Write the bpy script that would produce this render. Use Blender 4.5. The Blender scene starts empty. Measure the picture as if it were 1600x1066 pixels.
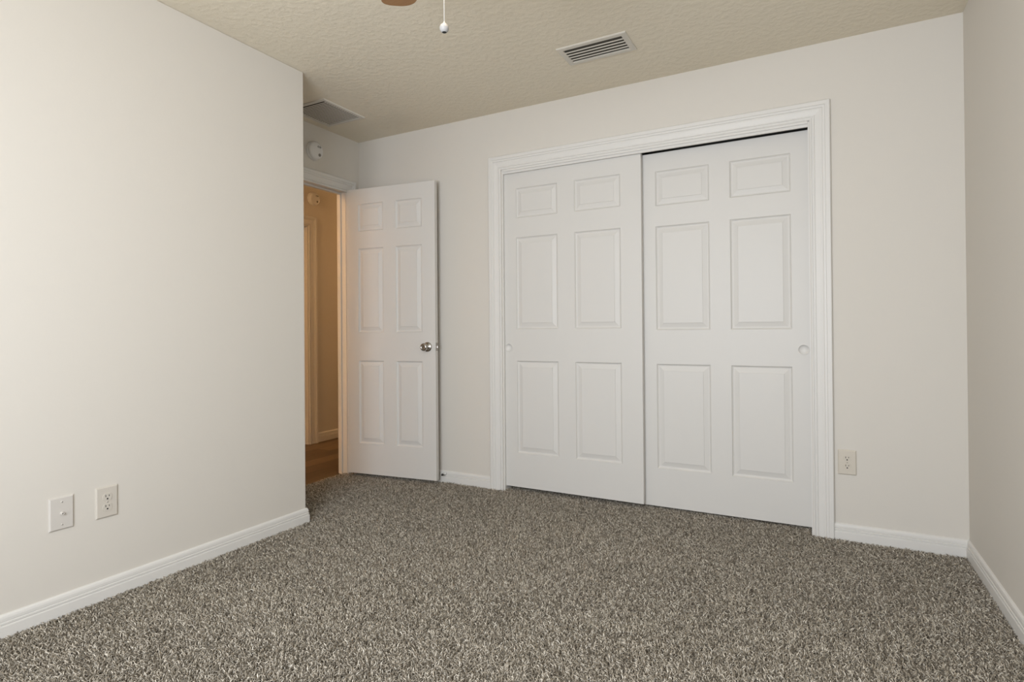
import bpy, bmesh, math, random
import numpy as np
from mathutils import Vector, Matrix

random.seed(4)
C = bpy.context.scene.collection
S = bpy.context.scene
R = math.radians

# ------------------------------------------------------------------ camera
FPX = 890.085
CAM = Vector((-0.5853, -3.2142, 1.0268))
yaw, pitch, roll = 0.493706, 0.0054925, -0.0081414
r0 = Vector((math.cos(yaw), math.sin(yaw), 0)); f0 = Vector((-math.sin(yaw), math.cos(yaw), 0)); u0 = Vector((0, 0, 1))
fw = f0 * math.cos(pitch) + u0 * math.sin(pitch); up = -f0 * math.sin(pitch) + u0 * math.cos(pitch)
rt = r0 * math.cos(roll) + up * math.sin(roll); uv = -r0 * math.sin(roll) + up * math.cos(roll)
cam_data = bpy.data.cameras.new('camera'); cam = bpy.data.objects.new('camera', cam_data); C.objects.link(cam)
cam.matrix_world = Matrix(((rt.x, uv.x, -fw.x, CAM.x), (rt.y, uv.y, -fw.y, CAM.y), (rt.z, uv.z, -fw.z, CAM.z), (0, 0, 0, 1)))
cam_data.sensor_width = 36; cam_data.sensor_fit = 'HORIZONTAL'; cam_data.lens = FPX / 1600 * 36
cam_data.shift_y = -21.95 / 1600; cam_data.clip_start = 0.02
S.camera = cam

# ------------------------------------------------------------------ light and exposure
S.view_settings.view_transform = 'Standard'; S.view_settings.look = 'None'
S.view_settings.gamma = 1; S.view_settings.use_curve_mapping = False
S.view_settings.exposure = 0.0
w = bpy.data.worlds.new('world'); S.world = w; w.use_nodes = True
bg = w.node_tree.nodes['Background']; bg.inputs[0].default_value = (0.80, 0.90, 1.0, 1); bg.inputs[1].default_value = 1.0

def area(name, loc, rot, sx, sy, power, col):
    l = bpy.data.lights.new(name, 'AREA'); l.shape = 'RECTANGLE'; l.size = sx; l.size_y = sy; l.energy = power; l.color = col
    o = bpy.data.objects.new(name, l); o.location = loc; o.rotation_euler = rot; C.objects.link(o); return o
# daylight coming in through the window of the front wall, behind the camera
WX0, WX1, WZ0, WZ1 = -2.15, -0.50, 0.60, 2.10
YF = -3.90
area('window_daylight', ((WX0 + WX1) / 2, YF - 0.05, (WZ0 + WZ1) / 2), (R(84), 0, 0), WX1 - WX0 - 0.1, WZ1 - WZ0 - 0.1, 75, (0.93, 0.985, 1.065))

# ------------------------------------------------------------------ materials
def mat(name, col, rough=0.6, metal=0.0, spec=0.5):
    m = bpy.data.materials.new(name); m.use_nodes = True
    b = m.node_tree.nodes['Principled BSDF']
    b.inputs['Base Color'].default_value = (*col, 1); b.inputs['Roughness'].default_value = rough
    b.inputs['Metallic'].default_value = metal; b.inputs['Specular IOR Level'].default_value = spec
    return m
def nodes(m): return m.node_tree.nodes, m.node_tree.links, m.node_tree.nodes['Principled BSDF']
def bump(m, scale, strength, dist, stretch=(1, 1, 1), detail=3, ramp=None):
    n, l, b = nodes(m)
    tc = n.new('ShaderNodeTexCoord'); mp = n.new('ShaderNodeMapping'); mp.inputs['Scale'].default_value = stretch
    nz = n.new('ShaderNodeTexNoise'); nz.inputs['Scale'].default_value = scale; nz.inputs['Detail'].default_value = detail
    bp = n.new('ShaderNodeBump'); bp.inputs['Strength'].default_value = strength; bp.inputs['Distance'].default_value = dist
    l.new(tc.outputs['Object'], mp.inputs[0]); l.new(mp.outputs[0], nz.inputs['Vector'])
    src = nz.outputs[0]
    if ramp:
        cr = n.new('ShaderNodeValToRGB'); cr.color_ramp.elements[0].position = ramp[0]; cr.color_ramp.elements[1].position = ramp[1]
        l.new(src, cr.inputs[0]); src = cr.outputs[0]
    l.new(src, bp.inputs['Height']); l.new(bp.outputs[0], b.inputs['Normal'])
    return m
WALL = bump(mat('wall_paint', (0.69, 0.652, 0.592), 0.75, spec=0.3), 110, 0.12, 0.002)
CEIL = bump(mat('ceiling_texture', (0.765, 0.695, 0.565), 0.85, spec=0.2), 34, 0.3, 0.004, detail=4, ramp=(0.42, 0.62))
TRIM = mat('white_trim_paint', (0.735, 0.715, 0.68), 0.42, spec=0.35)
DOORM = bump(mat('white_door_paint', (0.69, 0.67, 0.635), 0.45, spec=0.35), 60, 0.10, 0.0012, (4, 4, 0.25), 5)
PLASTIC = mat('white_plastic', (0.76, 0.75, 0.73), 0.4)
KNOBM = mat('grey_knob_plastic', (0.40, 0.39, 0.38), 0.5)
PLATE = mat('almond_plastic', (0.64, 0.585, 0.50), 0.4)
LPLATE = mat('light_plate_plastic', (0.615, 0.570, 0.505), 0.45)
JPLATE = mat('jack_plate_plastic', (0.635, 0.600, 0.555), 0.45)
DARK = mat('dark_slot', (0.02, 0.018, 0.016), 0.8)
DUCT_SHADE_TRACK = mat('duct_shade_and_track', (0.07, 0.062, 0.048), 0.9)  # dark closet track, also the painted shade inside the vents
GRILLE = mat('grille_enamel', (0.63, 0.59, 0.52), 0.5)
NICKEL = mat('satin_nickel', (0.45, 0.43, 0.40), 0.22, 1.0)
BLACKR_SHADE = mat('black_rubber_and_shade', (0.015, 0.014, 0.013), 0.6)  # rubber of the stop tip, also the painted shade under the chain knob
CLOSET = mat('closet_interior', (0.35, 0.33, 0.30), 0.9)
LAMPGL = mat('lamp_glass', (0.9, 0.85, 0.75), 0.4)
nn = LAMPGL.node_tree.nodes['Principled BSDF']; nn.inputs['Emission Color'].default_value = (1, 0.66, 0.32, 1); nn.inputs['Emission Strength'].default_value = 3

BOWL = mat('lit_bowl_glass', (0.9, 0.87, 0.8), 0.4)
nn = BOWL.node_tree.nodes['Principled BSDF']; nn.inputs['Emission Color'].default_value = (1, 0.80, 0.56, 1); nn.inputs['Emission Strength'].default_value = 12

# warm oak planks of the hall and brown wood of the fan blades
def plank_mat():
    m = mat('hall_planks', (0.2, 0.12, 0.06), 0.45)
    n, l, b = nodes(m)
    tc = n.new('ShaderNodeTexCoord'); mp = n.new('ShaderNodeMapping'); mp.inputs['Rotation'].default_value = (0, 0, R(90))
    br = n.new('ShaderNodeTexBrick'); br.inputs['Scale'].default_value = 1
    br.inputs['Color1'].default_value = (0.085, 0.048, 0.020, 1); br.inputs['Color2'].default_value = (0.24, 0.158, 0.082, 1)
    br.inputs['Mortar'].default_value = (0.07, 0.042, 0.022, 1); br.inputs['Mortar Size'].default_value = 0.0015
    br.inputs['Brick Width'].default_value = 1.1; br.inputs['Row Height'].default_value = 0.15; br.offset = 0.37
    nz = n.new('ShaderNodeTexNoise'); nz.inputs['Scale'].default_value = 14; nz.inputs['Detail'].default_value = 5
    mp2 = n.new('ShaderNodeMapping'); mp2.inputs['Scale'].default_value = (6, 0.5, 1)
    mx = n.new('ShaderNodeMix'); mx.data_type = 'RGBA'; mx.blend_type = 'MULTIPLY'; mx.inputs[0].default_value = 0.6
    cr = n.new('ShaderNodeValToRGB'); cr.color_ramp.elements[0].position = 0.3; cr.color_ramp.elements[0].color = (0.45, 0.42, 0.38, 1); cr.color_ramp.elements[1].position = 0.65
    l.new(tc.outputs['Object'], mp.inputs[0]); l.new(mp.outputs[0], br.inputs['Vector'])
    l.new(tc.outputs['Object'], mp2.inputs[0]); l.new(mp2.outputs[0], nz.inputs['Vector']); l.new(nz.outputs[0], cr.inputs[0])
    l.new(br.outputs['Color'], mx.inputs[6]); l.new(cr.outputs[0], mx.inputs[7]); l.new(mx.outputs[2], b.inputs['Base Color'])
    return m
PLANK = plank_mat()
def grain_mat():
    m = mat('fan_blade_wood', (0.24, 0.13, 0.055), 0.45)
    n, l, b = nodes(m)
    tc = n.new('ShaderNodeTexCoord'); mp = n.new('ShaderNodeMapping'); mp.inputs['Scale'].default_value = (2, 40, 1)
    nz = n.new('ShaderNodeTexNoise'); nz.inputs['Scale'].default_value = 4
    cr = n.new('ShaderNodeValToRGB'); cr.color_ramp.elements[0].color = (0.27, 0.125, 0.038, 1); cr.color_ramp.elements[1].color = (0.40, 0.215, 0.085, 1)
    l.new(tc.outputs['Object'], mp.inputs[0]); l.new(mp.outputs[0], nz.inputs['Vector']); l.new(nz.outputs[0], cr.inputs[0]); l.new(cr.outputs[0], b.inputs['Base Color'])
    return m
BLADE = grain_mat()
def carpet_mat(name, attr):
    m = mat(name, (0.16, 0.14, 0.115), 0.95, spec=0.1)
    n, l, b = nodes(m)
    cr = n.new('ShaderNodeValToRGB'); cr.color_ramp.interpolation = 'LINEAR'
    e = cr.color_ramp.elements
    e[0].position = 0; e[0].color = (0.12, 0.10, 0.076, 1)
    e[1].position = 1; e[1].color = (0.90, 0.84, 0.735, 1)
    for p, c in ((0.30, (0.275, 0.24, 0.19)), (0.55, (0.465, 0.412, 0.335)), (0.8, (0.68, 0.62, 0.525))):
        x = e.new(p); x.color = (*c, 1)
    if attr:
        a = n.new('ShaderNodeAttribute'); a.attribute_name = 'yarn'; l.new(a.outputs['Fac'], cr.inputs[0])
    else:
        tc = n.new('ShaderNodeTexCoord'); v = n.new('ShaderNodeTexVoronoi'); v.inputs['Scale'].default_value = 160
        sp = n.new('ShaderNodeSeparateColor')
        l.new(tc.outputs['Object'], v.inputs['Vector']); l.new(v.outputs['Color'], sp.inputs[0]); l.new(sp.outputs[0], cr.inputs[0])
    l.new(cr.outputs[0], b.inputs['Base Color'])
    return m
PILE = carpet_mat('carpet_yarn', True); BACKING = carpet_mat('carpet_backing', False)

# ------------------------------------------------------------------ helpers
def obj(name, bm, m, parent=None, smooth=False, bevel=0.0, seg=2):
    me = bpy.data.meshes.new(name); bmesh.ops.recalc_face_normals(bm, faces=bm.faces) if not getattr(bm, 'keepn', False) else None
    bm.to_mesh(me); bm.free(); me.materials.append(m)
    if smooth:
        for p in me.polygons: p.use_smooth = True
    o = bpy.data.objects.new(name, me); C.objects.link(o)
    if parent: o.parent = parent
    if bevel:
        md = o.modifiers.new('bevel', 'BEVEL'); md.width = bevel; md.segments = seg; md.limit_method = 'ANGLE'; md.angle_limit = R(70)
    return o
def box(bm, x0, x1, y0, y1, z0, z1):
    v = [bm.verts.new(p) for p in ((x0, y0, z0), (x1, y0, z0), (x1, y1, z0), (x0, y1, z0), (x0, y0, z1), (x1, y0, z1), (x1, y1, z1), (x0, y1, z1))]
    for f in ((0, 3, 2, 1), (4, 5, 6, 7), (0, 1, 5, 4), (1, 2, 6, 5), (2, 3, 7, 6), (3, 0, 4, 7)): bm.faces.new([v[i] for i in f])
    return v
def lathe(bm, prof, n=32, M=Matrix(), caps=True):
    """prof: (radius, height) along local z."""
    rings = []
    for r, z in prof:
        if r < 1e-6: rings.append([bm.verts.new(M @ Vector((0, 0, z)))])
        else: rings.append([bm.verts.new(M @ Vector((r * math.cos(2 * math.pi * k / n), r * math.sin(2 * math.pi * k / n), z))) for k in range(n)])
    for a, b in zip(rings, rings[1:]):
        for k in range(n):
            q = [a[k % len(a)], a[(k + 1) % len(a)], b[(k + 1) % len(b)], b[k % len(b)]]
            u = []
            for x in q:
                if x not in u: u.append(x)
            if len(u) > 2: bm.faces.new(u)
    if caps:
        for r in (rings[0], rings[-1]):
            if len(r) > 2: bm.faces.new(r)
def tube(bm, pts, rad, n=8):
    pts = [Vector(p) for p in pts]; rings = []
    for i, p in enumerate(pts):
        t = (pts[min(i + 1, len(pts) - 1)] - pts[max(i - 1, 0)]).normalized()
        a = t.cross(Vector((0, 0, 1)) if abs(t.z) < 0.9 else Vector((1, 0, 0))).normalized(); b = t.cross(a)
        rings.append([bm.verts.new(p + (a * math.cos(2 * math.pi * k / n) + b * math.sin(2 * math.pi * k / n)) * rad) for k in range(n)])
    for a, b in zip(rings, rings[1:]):
        for k in range(n): bm.faces.new((a[k], a[(k + 1) % n], b[(k + 1) % n], b[k]))
    bm.faces.new(rings[0]); bm.faces.new(rings[-1])
def sweep(bm, path, prof, to3d, closed=False):
    """path in 2D, profile (left offset a, height b); mitred corners; to3d(x, y, b) -> point."""
    P = [Vector(p) for p in path]; n = len(P); rings = []
    for i in range(n):
        d0 = (P[i] - P[i - 1]).normalized() if (i > 0 or closed) else None
        d1 = (P[(i + 1) % n] - P[i]).normalized() if (i < n - 1 or closed) else None
        if d0 is None: d0 = d1
        if d1 is None: d1 = d0
        n0 = Vector((-d0.y, d0.x)); n1 = Vector((-d1.y, d1.x)); m = (n0 + n1).normalized(); m = m / m.dot(n0)
        rings.append([bm.verts.new(to3d(P[i].x + m.x * a, P[i].y + m.y * a, b)) for a, b in prof])
    k = len(prof)
    for i in range(n if closed else n - 1):
        a, b = rings[i], rings[(i + 1) % n]
        for j in range(k): bm.faces.new((a[j], a[(j + 1) % k], b[(j + 1) % k], b[j]))
    if not closed: bm.faces.new(rings[0]); bm.faces.new(rings[-1])
def empty(name, loc=(0, 0, 0), rotz=0.0, label=None, cat=None, group=None, kind=None):
    o = bpy.data.objects.new(name, None); C.objects.link(o); o.location = loc; o.rotation_euler = (0, 0, rotz); o.empty_display_size = 0.1
    return tag(o, label, cat, group, kind)
def tag(o, label=None, cat=None, group=None, kind=None):
    if label: o['label'] = label
    if cat: o['category'] = cat
    if group: o['group'] = group
    if kind: o['kind'] = kind
    return o
def struct(name, bm, m, **k):
    o = obj(name, bm, m, **k); o['kind'] = 'structure'; return o
def boxes(*bs):
    bm = bmesh.new()
    for b in bs: box(bm, *b)
    return bm

# ------------------------------------------------------------------ room shell
XL, XD, YE, H = -3.043, -3.608, -1.023, 2.44
XH0, XH1 = -3.690, -4.72            # hall faces: door-wall side and far side
OX0, OX1, OZ = -2.380, -0.618, 2.034   # closet opening
ZB = -0.016                          # carpet backing
DY0, DY1, DZ = -0.865, -0.140, 2.040   # entry doorway (y range, head)
HY0, HY1, HZ = -0.26, 0.515, 2.00      # doorway on the far side of the hall

struct('floor', boxes((-3.63, 0.12, -4.02, 0.78, -0.12, ZB)), BACKING)
struct('floor_hall', boxes((-4.9, -3.63, -4.02, 3.6, -0.12, -0.010)), PLANK)
struct('ceiling', boxes((-4.9, 0.12, -4.02, 3.6, H, H + 0.1)), CEIL)
struct('wall_left', boxes((XH0, XL, -4.02, YE, ZB, H)), WALL, bevel=0.004)
struct('wall_right', boxes((0, 0.12, -4.02, 0.78, ZB, H)), WALL)
struct('wall_back', boxes((XD, OX0, 0, 0.115, ZB, H), (OX1, 0, 0, 0.115, ZB, H), (OX0, OX1, 0, 0.115, 2.125, H)), WALL)
struct('wall_entry', boxes((XH0, XD, DY1 + 0.006, 3.6, -0.012, H), (XH0, XD, YE, DY0, -0.012, H), (XH0, XD, DY0, DY1 + 0.006, DZ + 0.006, H)), WALL)
struct('wall_front', boxes((XL, WX0, YF - 0.12, YF, ZB, H), (WX1, 0, YF - 0.12, YF, ZB, H), (WX0, WX1, YF - 0.12, YF, ZB, WZ0), (WX0, WX1, YF - 0.12, YF, WZ1, H)), WALL)
struct('wall_hall', boxes((XH1 - 0.115, XH1, -4.02, HY0, -0.01, H), (XH1 - 0.115, XH1, HY1, 3.6, -0.01, H), (XH1 - 0.115, XH1, HY0, HY1, HZ, H)), WALL)
struct('wall_hall_end', boxes((XH1, XH0, 3.5, 3.6, -0.01, H), (XH1, XH0, -4.02, -3.92, -0.01, H)), WALL)
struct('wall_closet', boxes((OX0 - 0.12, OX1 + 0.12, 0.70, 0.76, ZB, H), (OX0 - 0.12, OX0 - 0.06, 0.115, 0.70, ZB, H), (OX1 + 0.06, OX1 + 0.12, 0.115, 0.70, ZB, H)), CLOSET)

# window of the front wall (behind the camera)
win = empty('window_1', ((WX0 + WX1) / 2, YF, WZ0), kind='structure')
def rel(bm, o): bmesh.ops.translate(bm, verts=bm.verts, vec=-Vector(o.location)); return bm
obj('window_frame', rel(boxes((WX0, WX0 + 0.05, YF - 0.11, YF - 0.05, WZ0, WZ1), (WX1 - 0.05, WX1, YF - 0.11, YF - 0.05, WZ0, WZ1), (WX0 + 0.05, WX1 - 0.05, YF - 0.11, YF - 0.05, WZ0, WZ0 + 0.05), (WX0 + 0.05, WX1 - 0.05, YF - 0.11, YF - 0.05, WZ1 - 0.05, WZ1)), win), TRIM, win)
obj('window_sill', rel(boxes((WX0 - 0.04, WX1 + 0.04, YF - 0.045, YF + 0.04, WZ0 - 0.02, WZ0)), win), TRIM, win)

# ------------------------------------------------------------------ baseboards and casings
HB = 0.0717
BASE = [(0, ZB), (0.0140, ZB), (0.0140, 0.0325), (0.0130, 0.0350), (0.0085, 0.0362), (0.0085, 0.0385), (0.0120, 0.0400), (0.0118, 0.0450), (0.0080, 0.0465), (0.0080, 0.0485), (0.0100, 0.0500), (0.0096, 0.0590), (0.0078, 0.0660), (0.0045, 0.0706), (0.0012, HB), (0, HB)]
def baseboard(name, path, dz=0.0):
    bm = bmesh.new(); sweep(bm, path, [(a, b + dz) for a, b in BASE], lambda x, y, z: (x, y, z)); return struct(name, bm, TRIM)
CW = 0.090
# offsets are to the left of the direction of travel, i.e. into the room
baseboard('baseboard_left', [(XD + 0.01, YE), (XL, YE), (XL, YF)])
baseboard('baseboard_back', [(XD, 0), (OX0 - 0.004 - CW, 0)][::-1])
baseboard('baseboard_back_right', [(OX1 + 0.002 + CW, 0), (0, 0)][::-1])
baseboard('baseboard_right', [(0, 0), (0, YF)][::-1])
baseboard('baseboard_hall', [(XH1, 3.5), (XH1, HY1 + 0.004 + CW)], 0.01)

# casing profile: u from the opening outwards, t thickness off the wall
CAS = [(0, 0), (0, 0.0085), (0.0030, 0.0112), (0.0080, 0.0112), (0.0100, 0.0065), (0.0150, 0.0065), (0.0165, 0.0108), (0.0205, 0.0112), (0.0230, 0.0078),
       (0.0470, 0.0122), (0.0540, 0.0118), (0.0565, 0.0155), (0.0660, 0.0160), (0.0685, 0.0198), (0.0860, 0.0205), (CW, 0.0170), (CW, 0)]
def casing_bm(path, to3d):
    bm = bmesh.new(); sweep(bm, path, CAS, to3d); return bm

def jambs(bm, lo, hi, top, a0, a1, t, f):
    """three boards lining an opening, lo/hi along the wall, a0..a1 through the wall."""
    for (p0, p1, z0, z1) in ((lo, lo + t, -0.012, top - t), (hi - t, hi, -0.012, top - t), (lo, hi, top - t, top)):
        f(bm, p0, p1, a0, a1, z0, z1)

# closet casing with its jamb lining and head fascia: going up the left side, over, down the right side with the outside on the left
cl = empty('trim_1', (OX0, 0, 0), kind='structure'); tag(cl, 'white moulded casing framing the wide sliding closet doors', 'door frame')
def at_cl(x, z, t): return (x - OX0, -t, z)
obj('casing', casing_bm([(OX0 - 0.004, ZB), (OX0 - 0.004, OZ + 0.0265), (OX1 + 0.002, OZ + 0.0265), (OX1 + 0.002, ZB)], at_cl), TRIM, cl)
obj('jamb', boxes((0, 0.006, 0.0, 0.115, -0.012, 2.12), (OX1 - OX0 - 0.006, OX1 - OX0, 0.0, 0.115, -0.012, 2.12)), TRIM, cl)
obj('door_track', boxes((0.008, OX1 - OX0 - 0.008, 0.012, 0.112, 2.098, 2.104)), DUCT_SHADE_TRACK, cl)
bm = bmesh.new(); box(bm, 0.006, OX1 - OX0 - 0.006, -0.0005, 0.011, OZ, 2.12); box(bm, 0.006, OX1 - OX0 - 0.006, -0.0075, -0.004, OZ + 0.014, OZ + 0.0265)
obj('fascia', bm, TRIM, cl, bevel=0.001)

# entry doorway casing and jamb (wall facing +X)
en = empty('trim_2', (XD, DY1, 0), kind='structure'); tag(en, 'white moulded casing around the open bedroom doorway', 'door frame')
obj('casing', casing_bm([(DY0 - 0.005, ZB), (DY0 - 0.005, DZ - 0.002), (DY1 + 0.005, DZ - 0.002), (DY1 + 0.005, ZB)], lambda y, z, t: (t, y - DY1, z)), TRIM, en)
bm = bmesh.new(); jambs(bm, DY0, DY1 + 0.006, DZ + 0.006, XH0 - 0.002, XD + 0.002, 0.006, lambda b, p0, p1, a0, a1, z0, z1: box(b, a0 - XD, a1 - XD, p0 - DY1, p1 - DY1, z0, z1)); obj('jamb', bm, TRIM, en)
bm = bmesh.new(); ST = 0.012
for y0, y1, z0, z1 in ((DY0 + 0.006, DY0 + 0.006 + ST, -0.01, DZ - ST), (DY1 - ST, DY1, -0.01, DZ - ST), (DY0 + 0.006, DY1, DZ - ST, DZ)):
    box(bm, -0.068, -0.040, y0 - DY1, y1 - DY1, z0, z1)
obj('door_stop_moulding', bm, TRIM, en, bevel=0.002)

# casing of the doorway across the hall
hn = empty('trim_3', (XH1, HY1, 0), kind='structure'); tag(hn, 'door casing on the far side of the hallway', 'door frame')
obj('casing', casing_bm([(HY0 - 0.004, -0.01), (HY0 - 0.004, HZ + 0.004), (HY1 + 0.004, HZ + 0.004), (HY1 + 0.004, -0.01)], lambda y, z, t: (t, y - HY1, z)), TRIM, hn)
bm = bmesh.new(); jambs(bm, HY0, HY1, HZ, XH1 - 0.115, XH1, 0.006, lambda b, p0, p1, a0, a1, z0, z1: box(b, a0 - XH1, a1 - XH1, p0 - HY1, p1 - HY1, z0, z1)); obj('jamb', bm, TRIM, hn)

# ------------------------------------------------------------------ six-panel doors
PANEL = [(0, 0), (0.0015, 0.0028), (0.0060, 0.0078), (0.0100, 0.0095), (0.0140, 0.0096), (0.0385, 0.0032), (0.0395, 0.0008)]
ROWS = [(0.228, 0.826), (1.020, 1.616), (1.733, 1.932)]
def six_panel(w_, h, t, cols, rows, pull=None):
    """slab: front face at y=0 looking to -y, panels moulded on both faces; pull=(x, z, r) leaves a round hole in the front."""
    bm = bmesh.new(); xs = [0] + [v for c in cols for v in c] + [w_]; zs = [0] + [v for r in rows for v in r] + [h]
    for side in (0, 1):
        Y = lambda d: d if side == 0 else t - d
        V = lambda x, z, d=0: bm.verts.new((x, Y(d), z))
        for i in range(len(xs) - 1):
            for j in range(len(zs) - 1):
                x0, x1, z0, z1 = xs[i], xs[i + 1], zs[j], zs[j + 1]
                if i % 2 == 1 and j % 2 == 1:
                    prev = None
                    for ins, d in PANEL:
                        q = [V(x0 + ins, z0 + ins, d), V(x1 - ins, z0 + ins, d), V(x1 - ins, z1 - ins, d), V(x0 + ins, z1 - ins, d)]
                        if prev:
                            for k in range(4): bm.faces.new((prev[k], prev[(k + 1) % 4], q[(k + 1) % 4], q[k]))
                        prev = q
                    bm.faces.new(prev)
                elif side == 0 and pull and x0 < pull[0] < x1 and z0 < pull[1] < z1:
                    n = 48; px, pz, r = pull
                    cs = [V(x1, z1), V(x0, z1), V(x0, z0), V(x1, z0)]
                    ring = [V(px + r * math.cos(2 * math.pi * k / n), pz + r * math.sin(2 * math.pi * k / n)) for k in range(n)]
                    for s in range(4):
                        c = cs[s]
                        for k in range(n // 4):
                            bm.faces.new((c, ring[(s * n // 4 + k) % n], ring[(s * n // 4 + k + 1) % n]))
                        bm.faces.new((c, cs[(s + 1) % 4], ring[((s + 1) * n // 4) % n]))
                else:
                    bm.faces.new((V(x0, z0), V(x1, z0), V(x1, z1), V(x0, z1)))
    for x in (0, w_):
        for j in range(len(zs) - 1): bm.faces.new([bm.verts.new(p) for p in ((x, 0, zs[j]), (x, t, zs[j]), (x, t, zs[j + 1]), (x, 0, zs[j + 1]))])
    for z in (0, h):
        for i in range(len(xs) - 1): bm.faces.new([bm.verts.new(p) for p in ((xs[i], 0, z), (xs[i + 1], 0, z), (xs[i + 1], t, z), (xs[i], t, z))])
    bmesh.ops.remove_doubles(bm, verts=bm.verts, dist=1e-5)
    return bm
YROT = Matrix.Rotation(R(90), 4, 'X')     # lathe z -> -y
def pull_cup(x, z, parent):
    bm = bmesh.new(); lathe(bm, [(0.0275, 0.0), (0.0275, 0.0012), (0.0262, 0.0022), (0.0240, 0.0014), (0.0232, -0.0075), (0.0, -0.0078)], 48, Matrix.Translation((x, 0, z)) @ YROT, caps=False)
    o = obj('finger_pull', bm, TRIM, parent, smooth=True); tag(o, 'round recessed finger pull'); return o
def sliding_door(name, x0, x1, y, z0, top, cols, pullx, label):
    o = empty(name, (x0, y, z0), kind='structure'); tag(o, label, 'door')
    rows = [(a - z0, b - z0) for a, b in ROWS]
    if z0 > 0.02: rows = [(a + 0.012, b + 0.004) for a, b in rows]
    obj('panel_slab', six_panel(x1 - x0, top - z0, 0.034, [(a - x0, b - x0) for a, b in cols], rows, (pullx - x0, 0.914 - z0, 0.0250)), DOORM, o, bevel=0.0012)
    pull_cup(pullx - x0, 0.914 - z0, o); return o
sliding_door('door_2', -2.410, -1.4765, 0.018, 0.022, 2.044, [(-2.291, -2.002), (-1.889, -1.600)], -2.348, 'front sliding six-panel closet door on the left, overlapping its neighbour')
sliding_door('door_3', -1.526, -0.586 , 0.062, 0.010, 2.038, [(-1.406, -1.110), (-1.003, -0.706)], -0.653, 'rear sliding six-panel closet door on the right with dark gap above')

# hinged entry door, swung fully open towards the back wall
A = R(6.817)
dr = empty('door_1', (-3.554, -0.179, 0.020), A, kind='structure'); tag(dr, 'white six-panel bedroom door standing open against the back wall', 'door')
DW, DT = 0.711, 0.035
obj('panel_slab', six_panel(DW, 2.018, DT, [(0.094, 0.302), (0.403, 0.611)], [(a - 0.02, b - 0.02) for a, b in ((0.234, 0.820), (1.018, 1.614), (1.735, 1.930))]), DOORM, dr, bevel=0.0015)
for side, nm in ((1, 'near'), (-1, 'far')):
    M = Matrix.Translation((0.651, 0 if side == 1 else DT, 0.898)) @ (YROT if side == 1 else Matrix.Rotation(R(-90), 4, 'X'))
    bm = bmesh.new(); lathe(bm, [(0.0325, 0), (0.0325, 0.002), (0.0310, 0.005), (0.022, 0.0085), (0.013, 0.0095), (0.0115, 0.011), (0, 0.011)], 40, M, caps=False)
    ks = obj('door_knob', bm, NICKEL, dr, smooth=True); tag(ks, 'satin nickel round door knob')
    k = 1.0 if side == 1 else 0.6
    bm = bmesh.new(); lathe(bm, [(0.0110, 0.009), (0.0105, 0.026 * k), (0.014, 0.031 * k), (0.0225, 0.038 * k), (0.0262, 0.046 * k), (0.0262, 0.052 * k), (0.0235, 0.059 * k), (0.0165, 0.0635 * k), (0.0150, 0.0625 * k), (0.006, 0.0615 * k), (0, 0.0615 * k)], 40, M, caps=False)
    obj('knob_ball', bm, NICKEL, ks, smooth=True)
bm = bmesh.new(); box(bm, DW - 0.0005, DW + 0.0016, 0.0055, 0.0295, 0.870, 0.926); lp = obj('latch_plate', bm, NICKEL, dr); tag(lp, 'nickel latch plate on the door edge')
bm = bmesh.new(); box(bm, DW, DW + 0.010, 0.011, 0.024, 0.890, 0.906); obj('latch_bolt', bm, NICKEL, lp, bevel=0.002)

# closed door across the hall (its edge shows beside the casing)
hd = empty('door_4', (XH1 - 0.055, HY0 + 0.008, 0.0), R(90), kind='structure'); tag(hd, 'closed door across the hall seen past the open doorway', 'door')
obj('panel_slab', six_panel(HY1 - HY0 - 0.016, HZ - 0.012, 0.035, [(0.10, 0.33), (0.43, 0.66)], ROWS and [(0.23, 0.80), (1.0, 1.58), (1.70, 1.88)]), DOORM, hd)

# ------------------------------------------------------------------ wall plates
def plate_local(bm, w_=0.078, h=0.120, d=0.0065):
    # bevelled cover plate in local x (width), z (height), thickness towards -y
    rings = []
    for ins, y in ((0, 0), (0, -0.003), (0.0035, -d), (0.005, -d - 0.0004)):
        rings.append([bm.verts.new(p) for p in ((-w_ / 2 + ins, y, -h / 2 + ins), (w_ / 2 - ins, y, -h / 2 + ins), (w_ / 2 - ins, y, h / 2 - ins), (-w_ / 2 + ins, y, h / 2 - ins))])
    for a, b in zip(rings, rings[1:]):
        for k in range(4): bm.faces.new((a[k], a[(k + 1) % 4], b[(k + 1) % 4], b[k]))
    bm.faces.new(rings[0]); bm.faces.new(rings[-1])
def screw(parent, x, z, y, r=0.0036, m=None):
    bm = bmesh.new(); lathe(bm, [(r, 0), (r, 0.0008), (r * 0.6, 0.0016), (0, 0.0018)], 16, Matrix.Translation((x, y, z)) @ YROT, caps=False)
    s = obj('screw', bm, m or PLATE, parent, smooth=True)
    bm = bmesh.new(); box(bm, x - r * 0.75, x + r * 0.75, y - 0.0021, y - 0.0016, z - 0.0004, z + 0.0004); obj('screw_slot', bm, DARK, s); return s
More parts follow.
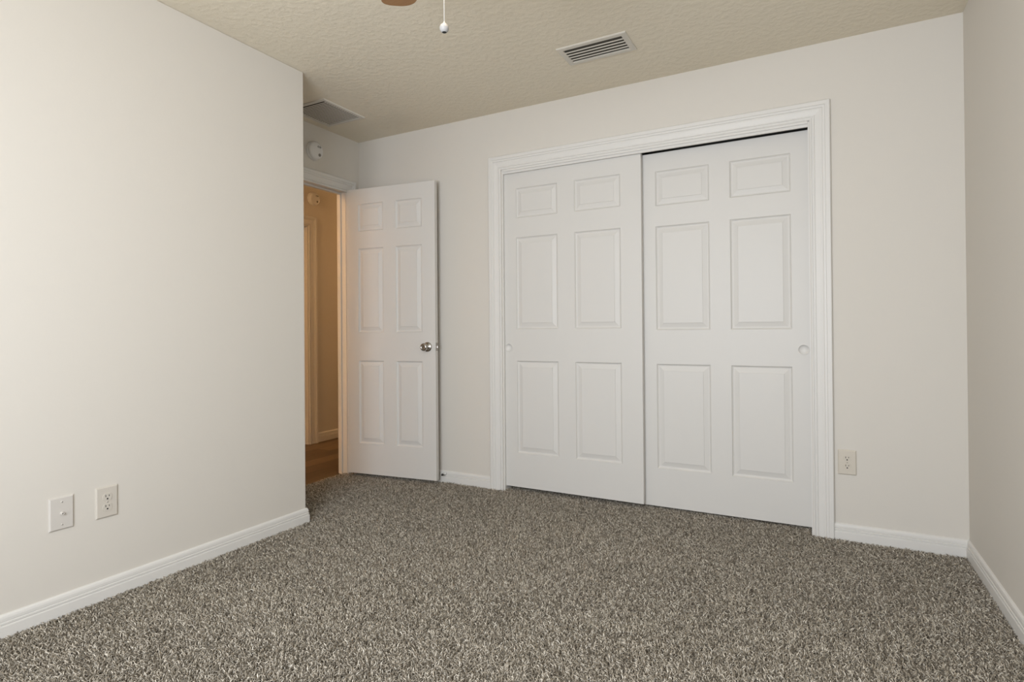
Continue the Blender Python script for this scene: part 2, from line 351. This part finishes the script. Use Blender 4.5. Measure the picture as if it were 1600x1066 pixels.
def outlet(loc, rotz, m, label):
    o = empty('power_outlet', loc, rotz, label, 'power outlet', 'duplex wall outlets near the floor')
    bm = bmesh.new(); plate_local(bm); obj('cover_plate', bm, m, o)
    for zc in (0.0195, -0.0195):
        bm = bmesh.new(); n = 40; a = []; b = []
        for k in range(n):
            t = 2 * math.pi * k / n; x = 0.0172 * math.cos(t); z = max(-0.0137, min(0.0137, 0.0172 * math.sin(t)))
            a.append(bm.verts.new((x, -0.0062, zc + z))); b.append(bm.verts.new((x * 0.96, -0.0088, zc + z * 0.96)))
        for k in range(n): bm.faces.new((a[k], a[(k + 1) % n], b[(k + 1) % n], b[k]))
        bm.faces.new(a); bm.faces.new(b)
        r_ = obj('receptacle', bm, m, o)
        bm = bmesh.new()
        box(bm, -0.0073, -0.0050, -0.0091, -0.0086, zc + 0.0008, zc + 0.0090); box(bm, 0.0050, 0.0073, -0.0091, -0.0086, zc + 0.0016, zc + 0.0084)
        lathe(bm, [(0.0031, 0.0086), (0.0031, 0.0091)], 16, Matrix.Translation((0, 0, zc - 0.0065)) @ YROT)
        obj('slots', bm, DARK, r_)
    screw(o, 0, 0, -0.0068, m=m); return o
outlet((-0.4695, 0, 0.3705), 0, PLATE, 'almond duplex outlet on the back wall beside the closet casing')
outlet((XL, -2.0045, 0.369), R(90), LPLATE, 'almond duplex outlet on the left wall right of the cable jack plate')
cp = empty('cable_plate', (XL, -2.156, 0.368), R(90), 'pale cable jack plate on the left wall, left of the duplex outlet', 'wall plate')
bm = bmesh.new(); plate_local(bm); obj('cover_plate', bm, JPLATE, cp)
bm = bmesh.new(); lathe(bm, [(0.0062, 0.0066), (0.0062, 0.0100), (0.0048, 0.0104), (0.0048, 0.0165), (0.0036, 0.0170), (0.0030, 0.0140), (0, 0.0140)], 24, YROT, caps=False)
jk = obj('cable_jack', bm, JPLATE, cp); bm = bmesh.new(); lathe(bm, [(0.0012, 0.0138), (0.0012, 0.0158)], 10, YROT); obj('jack_pin', bm, DARK, jk)
screw(cp, 0, 0.0415, -0.0068, m=JPLATE); screw(cp, 0, -0.0415, -0.0068, m=JPLATE)

# ------------------------------------------------------------------ ceiling vents
def grille(name, x0, x1, y0, y1, border, nsl, tilt, sw, label, cat, depth=0.03):
    cx, cy = (x0 + x1) / 2, (y0 + y1) / 2; hx, hy = (x1 - x0) / 2, (y1 - y0) / 2
    o = empty(name, (cx, cy, H), 0, label, cat)
    bm = bmesh.new()
    sweep(bm, [(-hx, -hy), (hx, -hy), (hx, hy), (-hx, hy)], [(0, 0), (0.0008, 0.0045), (0.0040, 0.0072), (border - 0.003, 0.0075), (border, 0.0055), (border, 0)], lambda x, y, b: (x, y, -b), closed=True)
    obj('frame', bm, GRILLE, o)
    ix, iy = hx - border, hy - border
    bm = bmesh.new(); box(bm, -ix - 0.001, ix + 0.001, -iy - 0.001, iy + 0.001, -0.0009, -0.0004); obj('duct_shade_sheet', bm, DUCT_SHADE_TRACK, o)  # flat sheet, dark colour stands in for the unlit depth behind the slats
    for k in range(nsl):
        y = -iy + (k + 1) * 2 * iy / (nsl + 1)
        bm = bmesh.new(); box(bm, -ix, ix, -sw / 2, sw / 2, -0.0002, 0.0002)
        bmesh.ops.rotate(bm, verts=bm.verts, cent=(0, 0, 0), matrix=Matrix.Rotation(tilt if not callable(tilt) else tilt(k), 3, 'X'))
        bmesh.ops.translate(bm, verts=bm.verts, vec=(0, y, -0.0060)); obj('slat', bm, GRILLE, o)
    return o
grille('ceiling_vent', -1.737, -1.377, -0.588, -0.390, 0.029, 4, R(-25), 0.0068, 'wide supply air vent in the ceiling before the closet', 'air vent')
grille('return_grille', -3.536, -3.208, -0.722, -0.362, 0.026, 16, R(-5), 0.0098, 'square finely slatted return air grille above the entry door', 'air vent')

# ------------------------------------------------------------------ detectors
def detector(name, loc, rad, m, label, cat):
    o = empty(name, loc, R(90), label, cat)
    bm = bmesh.new(); lathe(bm, [(0, 0), (rad, 0), (rad, 0.010), (rad * 0.97, 0.012), (0, 0.012)], 40, YROT, caps=False); obj('base', bm, m, o)
    bm = bmesh.new(); lathe(bm, [(rad * 0.93, 0.012), (rad * 0.95, 0.022), (rad * 0.90, 0.031), (rad * 0.80, 0.035), (rad * 0.45, 0.0375), (0, 0.038)], 40, YROT, caps=False); obj('cover', bm, m, o, smooth=True)
    bm = bmesh.new(); lathe(bm, [(rad * 0.17, 0.034), (rad * 0.16, 0.040), (0, 0.0405)], 20, Matrix.Translation((rad * 0.34, 0, -rad * 0.42)) @ YROT, caps=False); obj('test_button', bm, mat('button_grey', (0.25, 0.23, 0.2), 0.5), o)
    bm = bmesh.new()
    for q in range(5): box(bm, rad * (0.05 + 0.11 * q), rad * (0.09 + 0.11 * q), -0.0385, -0.034, rad * 0.34, rad * (0.50 + 0.05 * (q % 2)))
    obj('sounder_slots', bm, mat('slot_grey', (0.22, 0.21, 0.19), 0.7), o); return o
detector('smoke_detector', (XD, -0.437, 2.258), 0.064, PLASTIC, 'round white smoke detector on the wall above the bedroom door frame', 'smoke detector')
detector('smoke_detector', (XH1, 0.575, 2.262), 0.062, PLASTIC, 'round smoke detector on the hallway wall, seen through the open doorway', 'smoke detector')

# ------------------------------------------------------------------ spring door stop on the back baseboard
ds = empty('door_stop', (-2.834, -0.0135, 0.052), 0, 'small spring door stop on the baseboard behind the open door', 'door stop')
bm = bmesh.new(); lathe(bm, [(0.0100, 0), (0.0095, 0.003), (0.006, 0.007), (0, 0.007)], 20, YROT, caps=False); obj('base', bm, TRIM, ds, smooth=True)
bm = bmesh.new(); tube(bm, [(0.0042 * math.cos(k * 0.785), -0.006 - 0.022 * k / 64, 0.0042 * math.sin(k * 0.785)) for k in range(65)], 0.0009, 6); obj('spring', bm, TRIM, ds, smooth=True)
bm = bmesh.new(); lathe(bm, [(0, 0.026), (0.0072, 0.027), (0.0078, 0.032), (0.0060, 0.039), (0, 0.040)], 20, YROT, caps=False); obj('rubber_tip', bm, BLACKR_SHADE, ds, smooth=True)

# ------------------------------------------------------------------ ceiling fan: one blade tip and the pull chain reach into the frame
FX, FY = -1.50, -1.90
fan = empty('ceiling_fan', (FX, FY, H), 0, 'wooden-bladed ceiling fan with white pull chain at the top edge', 'ceiling fan')
bm = bmesh.new(); lathe(bm, [(0, 0), (0.085, 0), (0.085, -0.02), (0.065, -0.05), (0.04, -0.06), (0.04, -0.08), (0.10, -0.09), (0.125, -0.12), (0.125, -0.19), (0.10, -0.225), (0.07, -0.235), (0.07, -0.262), (0, -0.262)], 40, caps=False)
obj('motor_housing', bm, PLASTIC, fan, smooth=True)
for k in range(5):
    ang = R(144 + 72 * k); M = Matrix.Rotation(ang, 4, 'Z') @ Matrix.Translation((0, 0, -0.225)) @ Matrix.Rotation(R(-10), 4, 'X')
    bm = bmesh.new(); pts = [(0.19, -0.050), (0.21, -0.056), (0.44, -0.066), (0.49, -0.064)]
    for q in range(1, 12):
        t = -math.pi / 2 + math.pi * q / 12; pts.append((0.490 + 0.042 * math.cos(t), 0.064 * math.copysign(abs(math.sin(t)) ** 0.75, math.sin(t))))
    pts += [(0.49, 0.064), (0.44, 0.066), (0.21, 0.056), (0.19, 0.050)]
    a = [bm.verts.new(M @ Vector((x, y, -0.003))) for x, y in pts]; b = [bm.verts.new(M @ Vector((x, y, 0.003))) for x, y in pts]
    for i in range(len(a)): bm.faces.new((a[i], a[(i + 1) % len(a)], b[(i + 1) % len(a)], b[i]))
    bm.faces.new(a); bm.faces.new(b); bl = obj('blade', bm, BLADE, fan)
    bm = bmesh.new(); box(bm, 0.10, 0.24, -0.018, 0.018, 0.0031, 0.008); bmesh.ops.transform(bm, matrix=M, verts=bm.verts); obj('blade_iron', bm, PLASTIC, bl)
bm = bmesh.new(); lathe(bm, [(0, -0.262), (0.105, -0.262), (0.112, -0.275), (0.104, -0.305), (0.078, -0.330), (0.04, -0.345), (0, -0.350)], 36, caps=False)
lb = obj('lamp_bowl', bm, BOWL, fan, smooth=True); tag(lb, 'lit frosted glass bowl')
cxp, cyp, zb = -0.028, 0.040, 1.900 - H
bm = bmesh.new(); tube(bm, [(cxp, cyp, -0.33), (cxp, cyp, zb + 0.012)], 0.0008, 6); ch = obj('pull_chain', bm, PLASTIC, fan, smooth=True)
ball = [(0, 0.019), (0.003, 0.018), (0.004, 0.0135)] + [(0.0136 * math.sin(R(a)), 0.0136 * math.cos(R(a))) for a in range(24, 157, 12)]
bm = bmesh.new(); lathe(bm, ball, 32, Matrix.Translation((cxp, cyp, zb)), caps=False); obj('chain_knob', bm, KNOBM, ch, smooth=True)
bm = bmesh.new(); lathe(bm, [(0.0139 * math.sin(R(a)), 0.0139 * math.cos(R(a))) for a in range(152, 176, 6)] + [(0, -0.0139)], 32, Matrix.Translation((cxp, cyp, zb)), caps=False)  # black cap puts the shade below the ball into the colour
u_ = obj('knob_shade_cap', bm, BLACKR_SHADE, ch, smooth=True); tag(u_, 'painted shade on the underside of the chain knob')

# ------------------------------------------------------------------ hall ceiling lamp
def hall_lamp(x, y, power, label):
    hl = empty('hall_ceiling_light', (x, y, H), 0, label, 'ceiling light')
    bm = bmesh.new(); lathe(bm, [(0, 0), (0.15, 0), (0.15, -0.02), (0, -0.02)], 32, caps=False); obj('lamp_base', bm, PLASTIC, hl)
    bm = bmesh.new(); lathe(bm, [(0.14, -0.02), (0.135, -0.05), (0.09, -0.085), (0, -0.10)], 32, caps=False); obj('lamp_shade', bm, LAMPGL, hl, smooth=True)
    pl = bpy.data.lights.new('hall_lamp', 'POINT'); pl.energy = power; pl.color = (1.0, 0.60, 0.28); pl.shadow_soft_size = 0.10
    plo = bpy.data.objects.new('hall_lamp', pl); plo.location = (x, y, H - 0.22); C.objects.link(plo)
hall_lamp(-3.96, -2.30, 55, 'warm flush hallway ceiling light towards the front of the house')
hall_lamp(-4.15, 2.40, 17, 'warm flush hallway ceiling light near the far door across the hall')

# ------------------------------------------------------------------ carpet pile (uncountable yarn tufts)
rng = np.random.default_rng(7)
def patch(x0, x1, y0, y1, s):
    gx, gy = np.meshgrid(np.arange(x0, x1, s), np.arange(y0, y1, s)); p = np.stack([gx.ravel(), gy.ravel()], 1)
    return p + rng.uniform(-0.48, 0.48, p.shape) * s
SP = 0.0055
P = np.concatenate([patch(XL + 0.017, -0.017, -3.1, -0.017, SP), patch(-3.630, XL + 0.017, YE + 0.017, -0.017, SP), patch(OX0 + 0.01, OX1 - 0.01, -0.017, 0.14, SP)])
keep = ~((P[:, 1] > -0.026) & ((P[:, 0] < OX0 + 0.004) | (P[:, 0] > OX1 - 0.004))) 
keep &= ~((P[:, 0] < XD + 0.022) & ((P[:, 1] > DY1 - 0.005) | (P[:, 1] < DY0 + 0.005)))
P = P[keep]; N = len(P)
def lowfreq(scale, seed):
    r = np.random.default_rng(seed); v = np.zeros(N)
    for _ in range(14):
        k = r.normal(0, scale, 2); v += np.sin(P @ k + r.uniform(0, 6.28))
    return v / math.sqrt(7)
th = rng.uniform(0, 2 * np.pi, N); lean = rng.uniform(0.005, 0.0125, N)
D = np.stack([np.cos(th), np.sin(th)], 1) * lean[:, None]
D += np.stack([lowfreq(5, 1), lowfreq(5, 2)], 1) * 0.0013
for gx, gy, gs in ((-1.985, -0.30, 0.07), (-1.72, -0.52, 0.10), (-1.31, -0.60, 0.08), (-2.0, -0.85, 0.10)):
    D[:, 1] += 0.0065 * np.exp(-((P[:, 0] - gx) ** 2 + (P[:, 1] - gy) ** 2) / (2 * gs * gs))
hgt = rng.uniform(0.0105, 0.0185, N) + lowfreq(9, 3) * 0.0005
ph = rng.uniform(0, 2 * np.pi, N); rad = rng.uniform(0.0014, 0.0021, N)
tri = np.stack([np.cos(ph[:, None] + np.array([0, 2.0944, 4.1888])), np.sin(ph[:, None] + np.array([0, 2.0944, 4.1888]))], 2)
co = np.zeros((N, 9, 3), np.float32)
for lv, (a, hz, rr) in enumerate(((0, 0, 0.9), (0.30, 0.78, 1.05), (1.0, 1.0, 0.75))):
    co[:, lv * 3:lv * 3 + 3, :2] = (P + D * a)[:, None, :] + tri * (rad * rr)[:, None, None]
    co[:, lv * 3:lv * 3 + 3, 2] = (ZB + hgt * hz)[:, None]
co[:, 6:9, 2] += (tri @ np.ones(2) * 0.0004)
base = (np.arange(N) * 9)[:, None]
q = []
for lv in (0, 3):
    for k in range(3): q += [lv + k, lv + (k + 1) % 3, lv + 3 + (k + 1) % 3, lv + 3 + k]
q += [6, 7, 8]
loops = (base + np.array(q)[None, :]).ravel().astype(np.int32)
ls = (np.arange(N) * 27)[:, None] + np.array([0, 4, 8, 12, 16, 20, 24])[None, :]
me = bpy.data.meshes.new('carpet_pile'); me.vertices.add(N * 9); me.vertices.foreach_set('co', co.ravel())
me.loops.add(len(loops)); me.loops.foreach_set('vertex_index', loops)
me.polygons.add(N * 7); me.polygons.foreach_set('loop_start', ls.ravel().astype(np.int32))
me.update(calc_edges=True); me.polygons.foreach_set('use_smooth', np.ones(N * 7, bool))
at = me.attributes.new('yarn', 'FLOAT', 'POINT')
val = np.clip(rng.beta(1.5, 1.7, N), 0, 1)
at.data.foreach_set('value', np.repeat(val, 9).astype(np.float32))
me.materials.append(PILE)
co_ = bpy.data.objects.new('carpet_pile', me); C.objects.link(co_)
tag(co_, 'speckled grey-brown cut pile carpet covering the bedroom floor', 'carpet', kind='stuff')
